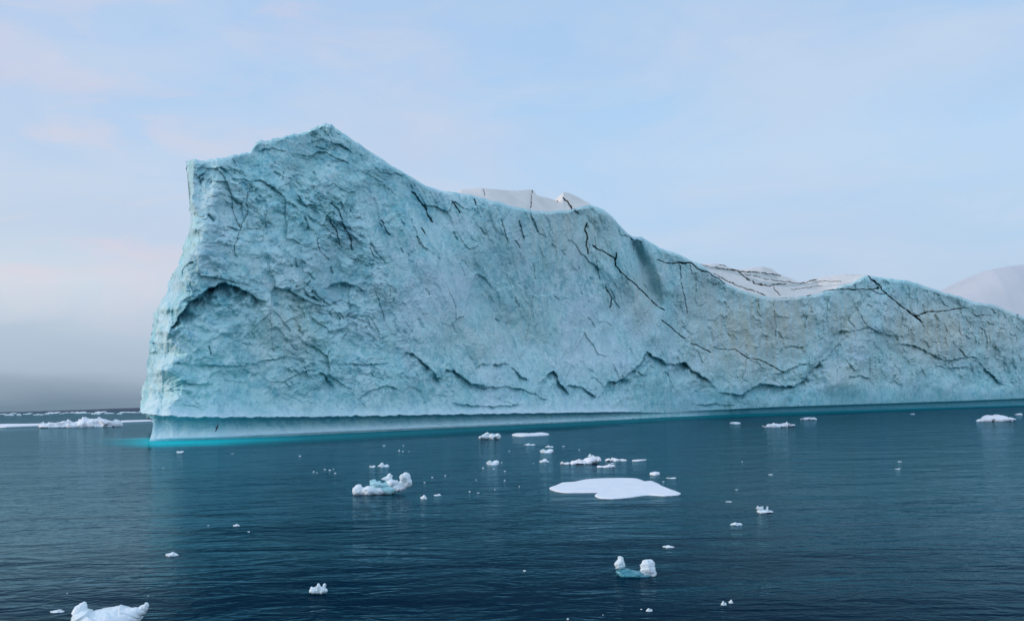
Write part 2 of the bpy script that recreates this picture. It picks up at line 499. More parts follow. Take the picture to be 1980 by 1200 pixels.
CRACKS = [  # polyline, half width px, depth m, darkness
    ([(1145, 475), (1165, 485), (1188, 500), (1190, 512), (1200, 525), (1215, 540), (1235, 555), (1250, 572), (1265, 585), (1285, 602)], 2.0, 2.5, 1.0),
    ([(1192, 490), (1190, 502)], 1.5, 2, .8),
    ([(1280, 618), (1300, 635), (1325, 655)], 1.5, 2, .8), ([(1337, 664), (1355, 670), (1376, 682)], 1.4, 2, .8),
    ([(1383, 671), (1400, 676), (1420, 674), (1440, 687), (1480, 700), (1515, 720)], 1.3, 1.6, .7),
    ([(1136, 430), (1133, 447), (1136, 460), (1132, 475), (1138, 490)], 1.8, 2.2, .75),
    ([(1152, 505), (1158, 525), (1162, 540)], 1.4, 1.5, .5),
    ([(1270, 503), (1300, 509), (1335, 508), (1360, 523), (1385, 535), (1402, 547)], 2.0, 2.5, 1.0),
    ([(1315, 515), (1316, 545), (1324, 575), (1328, 605)], 1.4, 1.5, .55),
    ([(1170, 555), (1183, 580), (1178, 595)], 1.6, 2, .85), ([(1180, 560), (1190, 578)], 1.1, 1.5, .5),
    ([(1678, 531), (1700, 552), (1715, 568), (1740, 590), (1770, 611), (1784, 622)], 1.9, 2.5, 1.0),
    ([(1770, 611), (1790, 604), (1830, 600), (1868, 594)], 1.8, 2.2, .95),
    ([(1560, 572), (1590, 562), (1620, 560), (1650, 560), (1672, 562), (1698, 556)], 1.8, 2.2, .95),
    ([(1688, 561), (1700, 567), (1714, 566)], 1.5, 2, .8), ([(1882, 609), (1915, 610)], 1.2, 1.6, .7),
    ([(1966, 610), (1976, 608), (1995, 606)], 2.0, 2, 1.0),
    ([(483, 365), (477, 392), (480, 405), (468, 428), (462, 455), (452, 480), (457, 495)], 1.3, 1.5, .6),
    ([(518, 395), (514, 415), (513, 435)], 1.1, 1.0, .35),
    ([(640, 393), (655, 410), (665, 435), (677, 460), (680, 482)], 3.0, 2.6, .6),
    ([(640, 425), (650, 450), (662, 478)], 1.6, 1.8, .7), ([(590, 420), (598, 442)], 1.6, 1.5, .5),
    ([(614, 460), (618, 485), (634, 502)], 1.4, 1.4, .45), ([(583, 500), (590, 510)], 1.5, 1.2, .4),
    ([(795, 372), (810, 385), (822, 405), (836, 428)], 3.4, 3.0, .45), ([(812, 388), (838, 430)], 1.4, 1.5, .6),
    ([(875, 390), (888, 411)], 1.7, 2, 1.0), ([(915, 385), (924, 403)], 1.6, 2, .85),
    ([(815, 440), (823, 455)], 1.5, 1.6, .7), ([(803, 457), (813, 471)], 1.5, 1.6, .7),
    ([(735, 428), (752, 452)], 3.5, 2.2, .25), ([(970, 425), (975, 450), (982, 470)], 1.5, 1.6, .6),
    ([(1003, 428), (1008, 445), (1013, 462)], 3.2, 2.0, .5), ([(1022, 405), (1032, 430), (1040, 448)], 1.8, 1.6, .5),
    ([(726, 560), (735, 590), (744, 620)], 1.2, 1.2, .5), ([(522, 600), (526, 670), (530, 680)], 1.0, 1.0, .3),
    ([(633, 620), (634, 660), (635, 700)], 1.0, 1.0, .35), ([(715, 480), (722, 500)], 1.4, 1.2, .4),
    ([(822, 555), (830, 570)], 1.2, 1.2, .4), ([(1100, 390), (1108, 400), (1118, 415)], 1.5, 1.6, .7),
    ([(1335, 508), (1338, 530)], 1.3, 1.4, .4), ([(1498, 600), (1500, 650)], 1.2, 1.0, .3),
    ([(748, 300), (790, 335), (825, 358)], 1.5, 1.0, .3),
]
GULLIES = [  # polyline, half width px, depth m
    ([(1205, 432), (1228, 480), (1250, 530), (1272, 590)], 13, 3.2), ([(1232, 462), (1262, 500), (1290, 560)], 12, -1.6),
    ([(1165, 415), (1195, 470), (1225, 560), (1262, 650)], 18, -2.6), ([(1120, 420), (1140, 500), (1170, 600)], 18, 1.6),
    ([(800, 365), (835, 430), (905, 560), (1010, 680)], 36, 2.6), ([(735, 330), (790, 430), (860, 560), (930, 660)], 26, -1.8),
    ([(640, 245), (668, 340), (700, 440), (735, 560)], 30, -2.4), ([(600, 270), (585, 360), (640, 480), (660, 560)], 26, 2.0),
    ([(480, 300), (470, 400), (505, 520)], 26, 1.8), ([(430, 320), (405, 420), (380, 520)], 18, -1.6),
    ([(1530, 585), (1560, 640), (1550, 700)], 20, 1.8), ([(1480, 585), (1475, 660), (1440, 740)], 24, -1.6),
    ([(1380, 560), (1375, 640), (1340, 700)], 20, 1.2), ([(1740, 560), (1700, 640), (1640, 720)], 26, -1.5),
    ([(1850, 590), (1870, 650), (1910, 700)], 22, 1.3), ([(960, 400), (1000, 500), (1060, 620)], 30, -1.4),
    ([(520, 610), (545, 680), (540, 740)], 22, -1.6), ([(300, 640), (330, 700), (345, 770)], 16, -1.0), ([(620, 600), (680, 660), (760, 690)], 30, 1.6)]
BLUES = [  # patches of clear blue ice: x, y, rx, ry, amount, turn
    (660, 430, 16, 48, .75, -.4), (812, 395, 16, 46, .9, -.55), (742, 440, 10, 34, .8, -.45), (1245, 500, 13, 48, .75, -.3),
    (1200, 440, 26, 20, .5, .6), (1008, 440, 12, 30, .6, 0), (430, 565, 80, 24, .75, .1), (395, 335, 20, 18, .7, .2),
    (600, 285, 100, 16, .45, .1), (700, 520, 60, 20, .4, -.6), (620, 570, 50, 16, .6, .1), (1275, 700, 70, 10, .5, .2),
    (700, 300, 60, 12, .6, -.65), (1600, 690, 16, 70, .45, .75), (470, 555, 50, 16, .5, .3), (370, 520, 10, 22, .7, 0),
    (740, 345, 60, 30, .35, -.6), (1700, 650, 60, 18, .35, .2), (1850, 700, 60, 12, .4, .2),
    (930, 440, 40, 10, .2, .3), (590, 740, 40, 12, .35, 0), (1230, 720, 60, 25, .3, 0),
]
WHITES = [(1150, 690, 80, 40, .8, -.2), (860, 560, 120, 60, .45, -.6), (880, 440, 60, 20, .6, 0), (1180, 620, 50, 60, .5, 0), (430, 430, 60, 60, .4, 0), (620, 500, 70, 40, .4, 0),
          (560, 500, 90, 50, .22, 0), (310, 690, 22, 120, .5, .12), (1000, 690, 120, 22, .25, -.4), (700, 790, 500, 10, .45, 0),
          (1250, 640, 60, 30, .3, 0)]
DIRTS = [(1450, 640, 110, 90, .9, 0), (1520, 620, 60, 80, 1.0, 0), (1800, 640, 90, 60, 1.0, 0), (1370, 620, 60, 110, .6, 0),
         (1640, 620, 60, 60, .6, 0), (1240, 580, 40, 60, .5, -.6), (1930, 640, 60, 60, .6, 0), (1100, 450, 90, 50, .5, 0),
         (560, 640, 80, 70, .35, 0), (960, 640, 160, 60, .25, 0), (1640, 720, 120, 30, .4, 0)]


def build_iceberg():
    XR = 2250.0
    NC, NR = 1560, 540
    u = np.concatenate([np.linspace(0, 1, 1500)[:-1] * 0.0, [0.0]]) if False else None
    v = np.linspace(0, 1, NR)
    # more rows near the water line (ledge and notch)
    v = v ** 1.12
    uu = np.linspace(0, 1, NC)
    yl = 853 + (315 - 853) * v
    lp = np.array(LEFT, float)
    xl = np.interp(yl, lp[:, 0], lp[:, 1])
    xl0 = np.convolve(np.pad(xl, 30, mode='edge'), np.ones(61) / 61, 'valid')
    xl = xl + (8.0 * fbm(yl / 24.0, yl * 0 + 3.3, 5, 5, .6) + 1 * facets(yl / 25.0, yl * 0 + .5, 28)) * sstep(800, 770, yl)
    PX = xl[:, None] + (XR - xl[:, None]) * (uu[None, :] ** 1.03)
    V = np.repeat(v[:, None], NC, 1)
    yW = poly_interp(WL, PX)
    yC = poly_interp(CREST, PX)
    jag = 9.0 * fbm(PX / 30.0, PX * 0 + 1.7, 5, 21, 0.5) + 1.2 * facets(PX / 21.0, PX * 0 + .5, 27)
    jag = jag * (1 - .65 * sstep(640, 700, PX) + .1 * sstep(1150, 1250, PX))
    yC = yC + jag
    PY = yW + (yC - yW) * V

    D0 = water_depth(PX, yW)                              # depth of the water line
    S = np.interp(PX, np.linspace(250, 2300, 400), np.concatenate([[0], np.cumsum(np.hypot(
        np.diff(ray(np.linspace(250, 2300, 400), poly_interp(WL, np.linspace(250, 2300, 400)))[0] * water_depth(np.linspace(250, 2300, 400), poly_interp(WL, np.linspace(250, 2300, 400)))),
        np.diff(water_depth(np.linspace(250, 2300, 400), poly_interp(WL, np.linspace(250, 2300, 400))))))]))
    yh = horizon(PX)
    Z = CAMH + (yh - PY) / F * D0                         # height on an upright wall
    K = D0 / 170.0                                        # relief grows with distance along the wall

    # ---- large form: the wall leans back, bulges and hollows
    lean = 0.13 + 0.10 * sstep(820, 1000, PX) * (1 - sstep(1180, 1350, PX)) + 0.05 * sstep(450, 250, PY)
    dep = lean * np.maximum(Z - 6, 0)
    bowl = np.exp(-((PX - 1080) / 170.0) ** 2 - ((PY - 620) / 120.0) ** 2)
    dep += 7.0 * bowl
    dep += K * 3.2 * fbm(S / 42.0, Z / 30.0, 3, 2) * sstep(4, 16, Z)
    # upper right side of the peak slopes away
    dep += 7.0 * sstep(640, 800, PX) * (1 - sstep(850, 1000, PX)) * sstep(520, 330, PY)
    # a diagonal buttress right of the hollow (1600,690) - (1700,560)
    crease = poly_interp([(1535, 760), (1566, 716), (1600, 680), (1640, 618), (1690, 560)], PX)
    m = (PX > 1520) & (PX < 1720)
    dep += np.where(m, K * 1.8 * np.exp(-np.abs(PY - crease) / 12.0) * sstep(1520, 1560, PX) * (1 - sstep(1660, 1720, PX)), 0)

    # broad gullies (+) and buttresses (-)
    for pts, wd_, dp in GULLIES:
        m, d = dist_poly(PX, PY, pts, wd_ * 2.6)
        dep[m] += K[m] * dp * np.exp(-(d / wd_) ** 2)

    # ---- warped coordinates in metres
    wx = S + 2.4 * fbm(S / 9.0, Z / 9.0, 3, 41)
    wz = Z + 2.4 * fbm(S / 9.0, Z / 9.0, 3, 77)
    smooth_low = sstep(7.0, 15.0, Z)                      # the foot is wave-washed and smooth
    smooth_right = 1 - 0.75 * sstep(1150, 1350, PX) * sstep(720, 760, PY)
    rough = (0.28 + 0.72 * smooth_low) * smooth_right * sstep(4.5, 7.0, Z)
    # the arch hollow and the pale bowl are quieter
    quiet = np.exp(-((PX - 420) / 90.0) ** 2 - ((PY - 650) / 55.0) ** 2)
    rough = rough * (1 - 0.65 * quiet) * (1 - 0.45 * bowl)

    # regional weights
    wl = 1 - sstep(640, 860, PX)
    wr = sstep(1180, 1340, PX)
    wm = np.clip(1 - wl - wr, 0, 1)
    # left: blotchy chipped hollows
    f1 = facets(wx / 4.6, wz / 3.4, 3, 1.0) * 0.5 + facets(wx / 1.9, wz / 1.5, 8, 1.0) * 0.16
    b1 = -0.95 * np.maximum(fbm(wx / 3.4, wz / 2.4, 5, 55, .55), 0) * 2.0 + 0.75 * ridged(wx / 5.5, wz / 3.6, 5, 60)
    rl = f1 + b1
    # middle: fine blades raked down to the right
    th = math.radians(62)
    ca, sa = math.cos(th), math.sin(th)
    al = (wx * ca - wz * sa)                              # along the streaks (down right)
    ac = (wx * sa + wz * ca)
    rm = 0.55 * ridged(al / 8.0, ac / 2.2, 5, 90) + 0.22 * facets(al / 5.2, ac / 1.8, 15, 0.9) - 0.55 * np.maximum(fbm(al / 4.5, ac / 2.2, 4, 95), 0) * 2
    # right: upright flutes, slabs
    rr = 0.50 * ridged(wx / 5.0, wz / 15.0, 4, 120) + 0.22 * facets((wx + wz * .5) / 8.5, wz / 5.5, 23, 0.9) + 0.7 * fbm(wx / 4.5, wz / 3.4, 5, 130)
    rel = (wl * rl * 1.0 + wm * rm * .6 + wr * rr * .75) * (0.45 + 1.1 * sstep(-.25, .35, fbm(S / 15.0, Z / 11.0, 3, 150)))
    rel = rel + wl * 1.6 * fbm(wx / 12.0, wz / 7.0, 3, 155) + wm * 1.3 * fbm(al / 22.0, ac / 7.0, 3, 156) + 1.3 * facets(wx / 13.0 + .3 * wz / 13.0, wz / 10.0, 157, 1.0) * (wl * .7 + wm * .5 + wr * .3)
    rel = rel + 0.16 * fbm(S / 0.9, Z / 0.8, 3, 140)
    dep -= rel * rough * K

    # ---- overhang edges
    jx = PX + 5.0 * fbm(PX / 17.0, PY / 17.0, 3, 201)
    jy = PY + 4.5 * fbm(PX / 10.0, PY / 14.0, 4, 203, 0.6)
    edge_shade = np.zeros_like(PX)
    for pts, A, L in STEPS:
        p = np.array(pts, float)
        x0, x1 = p[0, 0], p[-1, 0]
        m = (jx > x0 - 2) & (jx < x1 + 2) & (PY > p[:, 1].min() - 14) & (PY < p[:, 1].max() + L * 4)
        x, y = jx[m], jy[m]
        t = y - np.interp(x, p[:, 0], p[:, 1])
        fade = sstep(0, 0.16, (x - x0) / (x1 - x0)) * sstep(0, 0.16, (x1 - x) / (x1 - x0))
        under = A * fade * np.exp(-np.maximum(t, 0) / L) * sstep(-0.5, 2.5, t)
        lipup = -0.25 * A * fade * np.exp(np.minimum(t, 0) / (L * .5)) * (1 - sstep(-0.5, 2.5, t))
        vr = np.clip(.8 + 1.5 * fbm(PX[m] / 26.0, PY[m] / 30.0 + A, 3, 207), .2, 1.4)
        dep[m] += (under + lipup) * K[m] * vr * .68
        edge_shade[m] = np.maximum(edge_shade[m], np.minimum(vr, 1) * fade * min(1, A / 3.0) * np.exp(-np.maximum(t, 0) / (L * .34)) * sstep(-1, 1.5, t))

    # ---- cracks
    crack = np.zeros_like(PX)
    cx_ = PX + 5 * fbm(PX / 22.0, PY / 22.0, 4, 301, .5)
    cy_ = PY + 5 * fbm(PX / 22.0, PY / 22.0, 4, 305, .5)
    for pts, hw, dm, dk in CRACKS:
        m, d = dist_poly(cx_, cy_, pts, hw * 3 + 3)
        hv = hw * np.clip(.55 + .8 * fbm(PX[m] / 9.0, PY[m] / 9.0, 3, 309), .12, 1.1)
        prof = np.clip(1 - d / hv, 0, 1) ** 0.7
        main = dk >= .65
        dep[m] += (1 if main else .55) * dm * K[m] * prof
        crack[m] = np.maximum(crack[m], (dk if main else dk * .45) * sstep(0.05, 0.6, prof))
    # loose swarm of short blade-shaped clefts over the middle of the wall
    r = random.Random(4)
    for i in range(22):
        x = r.uniform(640, 1210)
        y = r.uniform(400, 640)
        ln = r.uniform(6, 24)
        a = math.radians(r.uniform(50, 72))
        hw = r.uniform(1.6, 3.6)
        m, d = dist_poly(cx_, cy_, [(x, y), (x + ln * math.cos(a), y + ln * math.sin(a))], hw * 3 + 2)
        prof = sstep(0, 1, np.clip(1 - d / (hw * 1.2), 0, 1))
        dep[m] += r.uniform(.3, 1.2) * prof
        crack[m] = np.maximum(crack[m], r.uniform(0.0, .10) * sstep(0.1, 0.7, prof))
    for i in range(16):
        x = r.uniform(380, 700)
        y = r.uniform(330, 680)
        ln = r.uniform(5, 16)
        a = math.radians(r.uniform(20, 110))
        hw = r.uniform(1.5, 3.6)
        m, d = dist_poly(cx_, cy_, [(x, y), (x + ln * math.cos(a), y + ln * math.sin(a))], hw * 3 + 2)
        prof = sstep(0, 1, np.clip(1 - d / (hw * 1.2), 0, 1))
        dep[m] += r.uniform(.5, 1.2) * prof
        crack[m] = np.maximum(crack[m], r.uniform(0.0, .08) * sstep(0.1, 0.7, prof))

    # ---- water-line ledge and the smooth notch the swell has cut under it
    yL = poly_interp(LIP, PX) + 3.4 * fbm(PX / 17.0, PX * 0, 4, 401, 0.5) * (1 - sstep(900, 1100, PX) * .6)
    notch_on = 1 - sstep(1180, 1330, PX)
    tn = np.clip((PY - yL) / np.maximum(yW - yL, 1.0), -5, 1.2)        # 0 lip .. 1 water
    undercut = np.where(tn > 0, 1.7 * np.exp(-np.maximum(tn, 0) * 2.0) * sstep(0, 0.22, tn) - 1.6 * sstep(.3, 1.0, tn), 0)
    ledge = np.where(tn <= 0, -2.2 * np.exp(-(yL - PY) / 11.0), 0)
    dep += notch_on * (undercut + ledge) * np.minimum(K, 1.4)
    # right: foot recedes into a thin dark wave-cut slot
    yslot = poly_interp([(1300, 797), (1500, 787.5), (1700, 781), (1850, 776), (2000, 770), (2250, 764)], PX)
    slot = sstep(1290, 1420, PX) * sstep(-1.5, 2.5, PY - yslot)
    dep += slot * 2.6 * K

    # ---- the left end turns away from the camera
    e = PX - xl0[:, None] + 15 * fbm(PX / 26.0, PY / 70.0, 4, 430, .5)
    wd = (12 + 44 * sstep(330, 700, PY)) * (1 + .8 * fbm(PY / 60.0, PY * 0 + 2, 3, 431))
    turn = np.clip(1 - e / wd, 0, 1.4) ** 1.4
    dep += 13.0 * turn * sstep(3.0, 9.0, Z) + 1.2 * turn
    # crest rounds off
    dep += 2.4 * K * np.clip(1 - (PY - yC) / 6.0, 0, 1) ** 2
    # calmer depth at the water line itself
    dep = dep * sstep(-0.01, 0.012, V)
    D = D0 + dep
    P = at(PX, PY, D)

    # ---- colour masks
    blue = 0.95 * edge_shade  # teal shade painted in beneath the overhanging edges
    wob = 0.55 + 0.75 * fbm(PX / 18.0, PY / 18.0, 5, 501, .6)
    for x, y, rx, ry, am, tr in BLUES:
        c, s = math.cos(tr), math.sin(tr)
        dx, dy = PX - x, PY - y
        q = ((dx * c + dy * s) / rx) ** 2 + ((-dx * s + dy * c) / ry) ** 2
        blue = np.maximum(blue, am * np.exp(-q) * np.clip(wob, 0, 1.2))
    blue = np.maximum(blue, 0.45 * np.clip(fbm(wx / 6, wz / 5, 5, 511, .6) * 2.2 - .4, 0, 1) * (wl + .5 * wm) * sstep(8, 14, Z))
    white = np.zeros_like(PX)
    for x, y, rx, ry, am, tr in WHITES:
        c, s = math.cos(tr), math.sin(tr)
        dx, dy = PX - x, PY - y
        q = ((dx * c + dy * s) / rx) ** 2 + ((-dx * s + dy * c) / ry) ** 2
        white = np.maximum(white, am * np.exp(-q) * np.clip(0.4 + wob * .7, 0, 1.2))
    lipw = notch_on * np.where(tn <= 0, np.exp(-(yL - PY) / 10.0), 0)
    white = np.maximum(white, 0.95 * lipw)
    dirt = np.zeros_like(PX)
    for x, y, rx, ry, am, tr in DIRTS:
        dirt = np.maximum(dirt, am * np.exp(-((PX - x) / rx) ** 2 - ((PY - y) / ry) ** 2))
    # polished notch ice: teal shade painted under the lip, reflected skylight painted white below
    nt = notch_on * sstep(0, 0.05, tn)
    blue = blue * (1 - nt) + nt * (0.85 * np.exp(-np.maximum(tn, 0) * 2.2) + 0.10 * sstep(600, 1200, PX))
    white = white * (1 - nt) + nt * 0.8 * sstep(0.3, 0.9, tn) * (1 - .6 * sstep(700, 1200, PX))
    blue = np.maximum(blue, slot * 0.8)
    smr = sstep(1150, 1350, PX) * sstep(742, 765, PY)
    blue = np.maximum(blue, smr * 0.32)
    white = white * (1 - smr)
    dirt = dirt * (1 - smr)

    # ---- below the water, over the top and down the back
    rows = []
    for k, (zz, out) in enumerate([(-9, 7), (-4, 4.5), (-1.5, 2.0), (-0.4, 0.7)]):
        q = P[0].copy()
        dirn = q[:, :2] / np.linalg.norm(q[:, :2], axis=1)[:, None]
        q[:, 2] = zz
        q[:, :2] -= dirn * out
        rows.append(q)
    low = np.stack(rows)
    top = []
    crest = P[-1]
    bdir = crest[:, :2] / np.linalg.norm(crest[:, :2], axis=1)[:, None] + np.array([0.06, 0.0])
    hc = crest[:, 2]
    for k, (bk, dr) in enumerate([(1.5, .6), (4, 1.8), (8, 4), (15, 7), (25, 9), (38, 12), (52, 17), (66, 24), (76, 34), (82, 46), (85, 58), (86, 75)]):
        q = crest.copy()
        q[:, :2] += bdir * bk
        n = fbm(S[-1] / 9.0, S[-1] * 0 + bk * .3, 3, 600 + k) * min(bk * .12, 2.5)
        q[:, 2] = hc - dr * (0.75 + hc / 200.0) + n
        if k == 11:
            q[:, 2] = -4
        q[:, 2] = np.maximum(q[:, 2], -4)
        top.append(q)
    top = np.stack(top)
    A = np.concatenate([low, P, top])
    R = A.shape[0]
    quads = grid_quads(R, NC)
    verts = A.reshape(-1, 3)
    # left end wall: sweep the left outline backwards and inwards
    NS = 26
    Lc = A[:4 + NR, 0]
    side = []
    for k in range(NS):
        s = k / (NS - 1)
        q = Lc.copy()
        q[:, 0] += -0.45 * 88 * s * np.ones(len(q)) + 1.6 * fbm(Lc[:, 2] / 5.0, Lc[:, 2] * 0 + s * 14, 4, 650) * min(1, s * 8) + 3 * math.sin(s * 9) * s
        q[:, 1] += 88 * s
        drop = s ** 1.3 * 30
        q[:, 2] = np.where(Lc[:, 2] > 0, Lc[:, 2] * (1 - .6 * s ** 1.4), Lc[:, 2])
        # keep it inside the line of sight past the corner
        q[:, 0] = np.maximum(q[:, 0], Lc[:, 0] / Lc[:, 1] * q[:, 1] * 0.985 + 0.4 * s)
        if k == 0:
            q = Lc.copy()
        side.append(q)
    side = np.stack(side, 1)
    off = len(verts)
    sq = grid_quads(4 + NR, NS, off)[:, ::-1]
    verts = np.concatenate([verts, side.reshape(-1, 3)])
    quads = np.concatenate([quads, sq])

    def ext(a, fill_low, fill_top, fill_side):
        return np.concatenate([np.repeat(fill_low, 4 * NC), a.ravel(), np.repeat(fill_top, 12 * NC), np.repeat(fill_side, (4 + NR) * NS)])
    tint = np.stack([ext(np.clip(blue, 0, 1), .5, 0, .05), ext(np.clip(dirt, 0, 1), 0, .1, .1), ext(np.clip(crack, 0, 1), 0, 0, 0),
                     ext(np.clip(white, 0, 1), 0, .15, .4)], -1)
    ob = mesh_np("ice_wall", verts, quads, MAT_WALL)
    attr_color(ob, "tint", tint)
    return ob, D, PX, PY


berg = bpy.data.objects.new("iceberg", None)
berg.location = at(900, 826, float(water_depth(900, 826)))
berg.location.z = 0
link(berg)
tag(berg, "huge blue-green iceberg with a tall peak and a wave-cut notch along its waterline", "iceberg")
wall, DG, PXG, PYG = build_iceberg()
link(wall, berg)
wall.matrix_parent_inverse = Matrix.Translation(-Vector(berg.location))


# snow lying on top of the iceberg, behind the crest
def snow_cap(upper, x0, x1, back, cracks=(), seed=0, label=None, sink=1.2, layers=()):
    nc, nr = int((x1 - x0) * 1.1), 70
    px = np.linspace(x0, x1, nc)
    crest_y = poly_interp(CREST, px)
    Dc = np.interp(px, PXG[-1], DG[-1])
    Dc = np.convolve(np.pad(Dc, 20, mode='edge'), np.ones(41) / 41, 'valid')
    up = poly_interp(upper, px)
    t = np.linspace(-0.12, 1, nr)
    PXg = np.repeat(px[None], nr, 0)
    T = np.repeat(t[:, None], nc, 1)
    YU = np.minimum(up[None], crest_y[None] + 0.5)
    PYg = crest_y[None] + 2.0 + (YU - crest_y[None] - 2.0) * T
    Dg = Dc[None] + 0.6 + back * np.maximum(T, 0) - 0.25 * 0
    PYg = PYg + 0.7 * fbm(PXg / 30.0, T * 2.0, 3, 720 + seed)
    ck = np.zeros_like(PXg)
    dr = np.zeros_like(PXg)
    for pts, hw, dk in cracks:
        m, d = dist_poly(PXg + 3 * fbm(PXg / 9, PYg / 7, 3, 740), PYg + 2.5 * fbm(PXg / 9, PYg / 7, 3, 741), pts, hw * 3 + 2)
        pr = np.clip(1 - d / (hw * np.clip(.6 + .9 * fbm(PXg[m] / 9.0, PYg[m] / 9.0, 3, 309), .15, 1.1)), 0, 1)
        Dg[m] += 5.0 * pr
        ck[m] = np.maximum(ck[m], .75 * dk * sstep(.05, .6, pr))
    for pts, hw, dk in layers:
        m, d = dist_poly(PXg, PYg + 1.2 * fbm(PXg / 9, PYg / 4, 3, 744), pts, hw * 3)
        dr[m] = np.maximum(dr[m], dk * np.clip(1.1 - d / hw, 0, 1))
    P = at(PXg, PYg, Dg)
    # back slope down out of sight
    bk = []
    for s, dz in ((6, 1.5), (14, 5), (24, 12)):
        q = P[-1].copy()
        q[:, 1] += s
        q[:, 0] -= s * .5
        q[:, 2] -= dz
        bk.append(q)
    A = np.concatenate([P, np.stack(bk)])
    ob = mesh_np("snow_cap", A.reshape(-1, 3), grid_quads(len(A), nc), MAT_SNOW)
    z3 = np.zeros(3 * nc)
    attr_color(ob, "tint", np.stack([np.zeros(A.shape[0] * nc), np.concatenate([dr.ravel(), z3]), np.concatenate([ck.ravel(), z3]), np.ones(A.shape[0] * nc)], -1))
    link(ob, berg)
    ob.matrix_parent_inverse = Matrix.Translation(-Vector(berg.location))
    if label:
        ob['label'] = label
    return ob


snow_cap([(880, 374), (892, 366), (915, 365), (930, 363), (960, 366), (1000, 369), (1022, 366), (1032, 368), (1037, 376), (1042, 381)], 884, 1040, 16,
         [([(1030, 366), (1029, 380), (1026, 402)], 2.2, .6), ([(935, 366), (938, 380)], 1.0, .2)], 1,
         "pinkish snow patch on the crest right of the peak")
snow_cap([(1026, 372), (1040, 378), (1060, 383), (1078, 389), (1090, 390), (1102, 392)], 1028, 1101, 12,
         [([(1072, 386), (1078, 390), (1092, 392)], 1.8, .5)], 2, "low snow patch between two clefts on the crest")
snow_cap([(1078, 388), (1086, 375), (1090, 371), (1102, 374), (1120, 382), (1142, 394)], 1079, 1142, 12,
         [([(1088, 382), (1100, 393), (1106, 404)], 2.4, .45)], 3, "small wedge of snow on the second rise of the crest")
snow_cap([(1340, 506), (1355, 510), (1385, 509), (1398, 511), (1415, 519), (1430, 521), (1455, 517), (1475, 515), (1490, 518), (1508, 531), (1530, 538), (1548, 546),
          (1570, 540), (1600, 534), (1635, 529), (1660, 530), (1680, 532)], 1352, 1679, 42,
         [([(1352, 510), (1375, 517), (1400, 520), (1424, 523), (1440, 536), (1460, 548), (1485, 553), (1505, 549), (1520, 549)], 2.2, .85),
          ([(1380, 529), (1400, 540), (1422, 551), (1450, 560), (1480, 570)], 1.5, .6),
          ([(1430, 525), (1455, 526), (1480, 529), (1508, 532)], 1.5, .8), ([(1440, 530), (1462, 535), (1490, 541), (1520, 545), (1550, 548)], 1.2, .5),
          ([(1548, 549), (1565, 544), (1578, 540)], 1.4, .8), ([(1495, 554), (1500, 563), (1508, 570)], 1.3, .6),
          ([(1390, 512), (1410, 515), (1422, 520)], 1.0, .6), ([(1530, 560), (1560, 556), (1590, 552)], 1.1, .4), ([(1570, 545), (1600, 543), (1625, 545)], .9, .3)], 4,
         "layered snow field sagging between two rises on the right",
         layers=[([(1360, 516), (1400, 522), (1430, 530), (1470, 546), (1520, 552), (1580, 548)], 4, .6), ([(1450, 528), (1500, 535)], 6, .6),
                 ([(1560, 558), (1600, 553), (1660, 545)], 3, .35)])

# ------------------------------------------------------------------ the pale iceberg far behind
def far_berg():
    Dm = 900.0
    prof = [(1780, 590), (1800, 573), (1820, 562), (1850, 546), (1890, 529), (1930, 521), (1980, 515), (2060, 510), (2150, 512), (2260, 524), (2360, 560), (2450, 640), (2500, 770)]
    px = np.linspace(1740, 2500, 220)
    yt = poly_interp([(1740, 775), (1760, 640)] + prof, px) + 1.5 * fbm(px / 30, px * 0, 4, 800)
    x0, zt = ray(px, yt)
    H = np.maximum(CAMH + zt * Dm, -6)
    X = x0 * Dm
    nr = 60
    s = np.linspace(0, 1, nr)
    ang = s * math.pi
    A = np.zeros((nr, len(px), 3))
    for i, a in enumerate(ang):
        w_ = math.cos(a)
        h = 1 - abs(w_) ** 3.2
        yy = Dm - 130 * w_
        n = fbm(X / 40 + 3, X * 0 + i * .25, 4, 810) * 5 * math.sin(a) * (1 if abs(w_) > .25 else .3)
        A[i, :, 0] = X * (1 + (yy - Dm) / Dm * 0.4)
        A[i, :, 1] = yy
        A[i, :, 2] = -6 + (H + 6) * h + n * .4
    mid = nr // 2
    ob = mesh_np("snowy_iceberg", A.reshape(-1, 3), grid_quads(nr, len(px)), MAT_FAR)
    link(ob)
    tag(ob, "pale snow dome of a farther iceberg rising behind the right end of the big one", "iceberg")


far_berg()


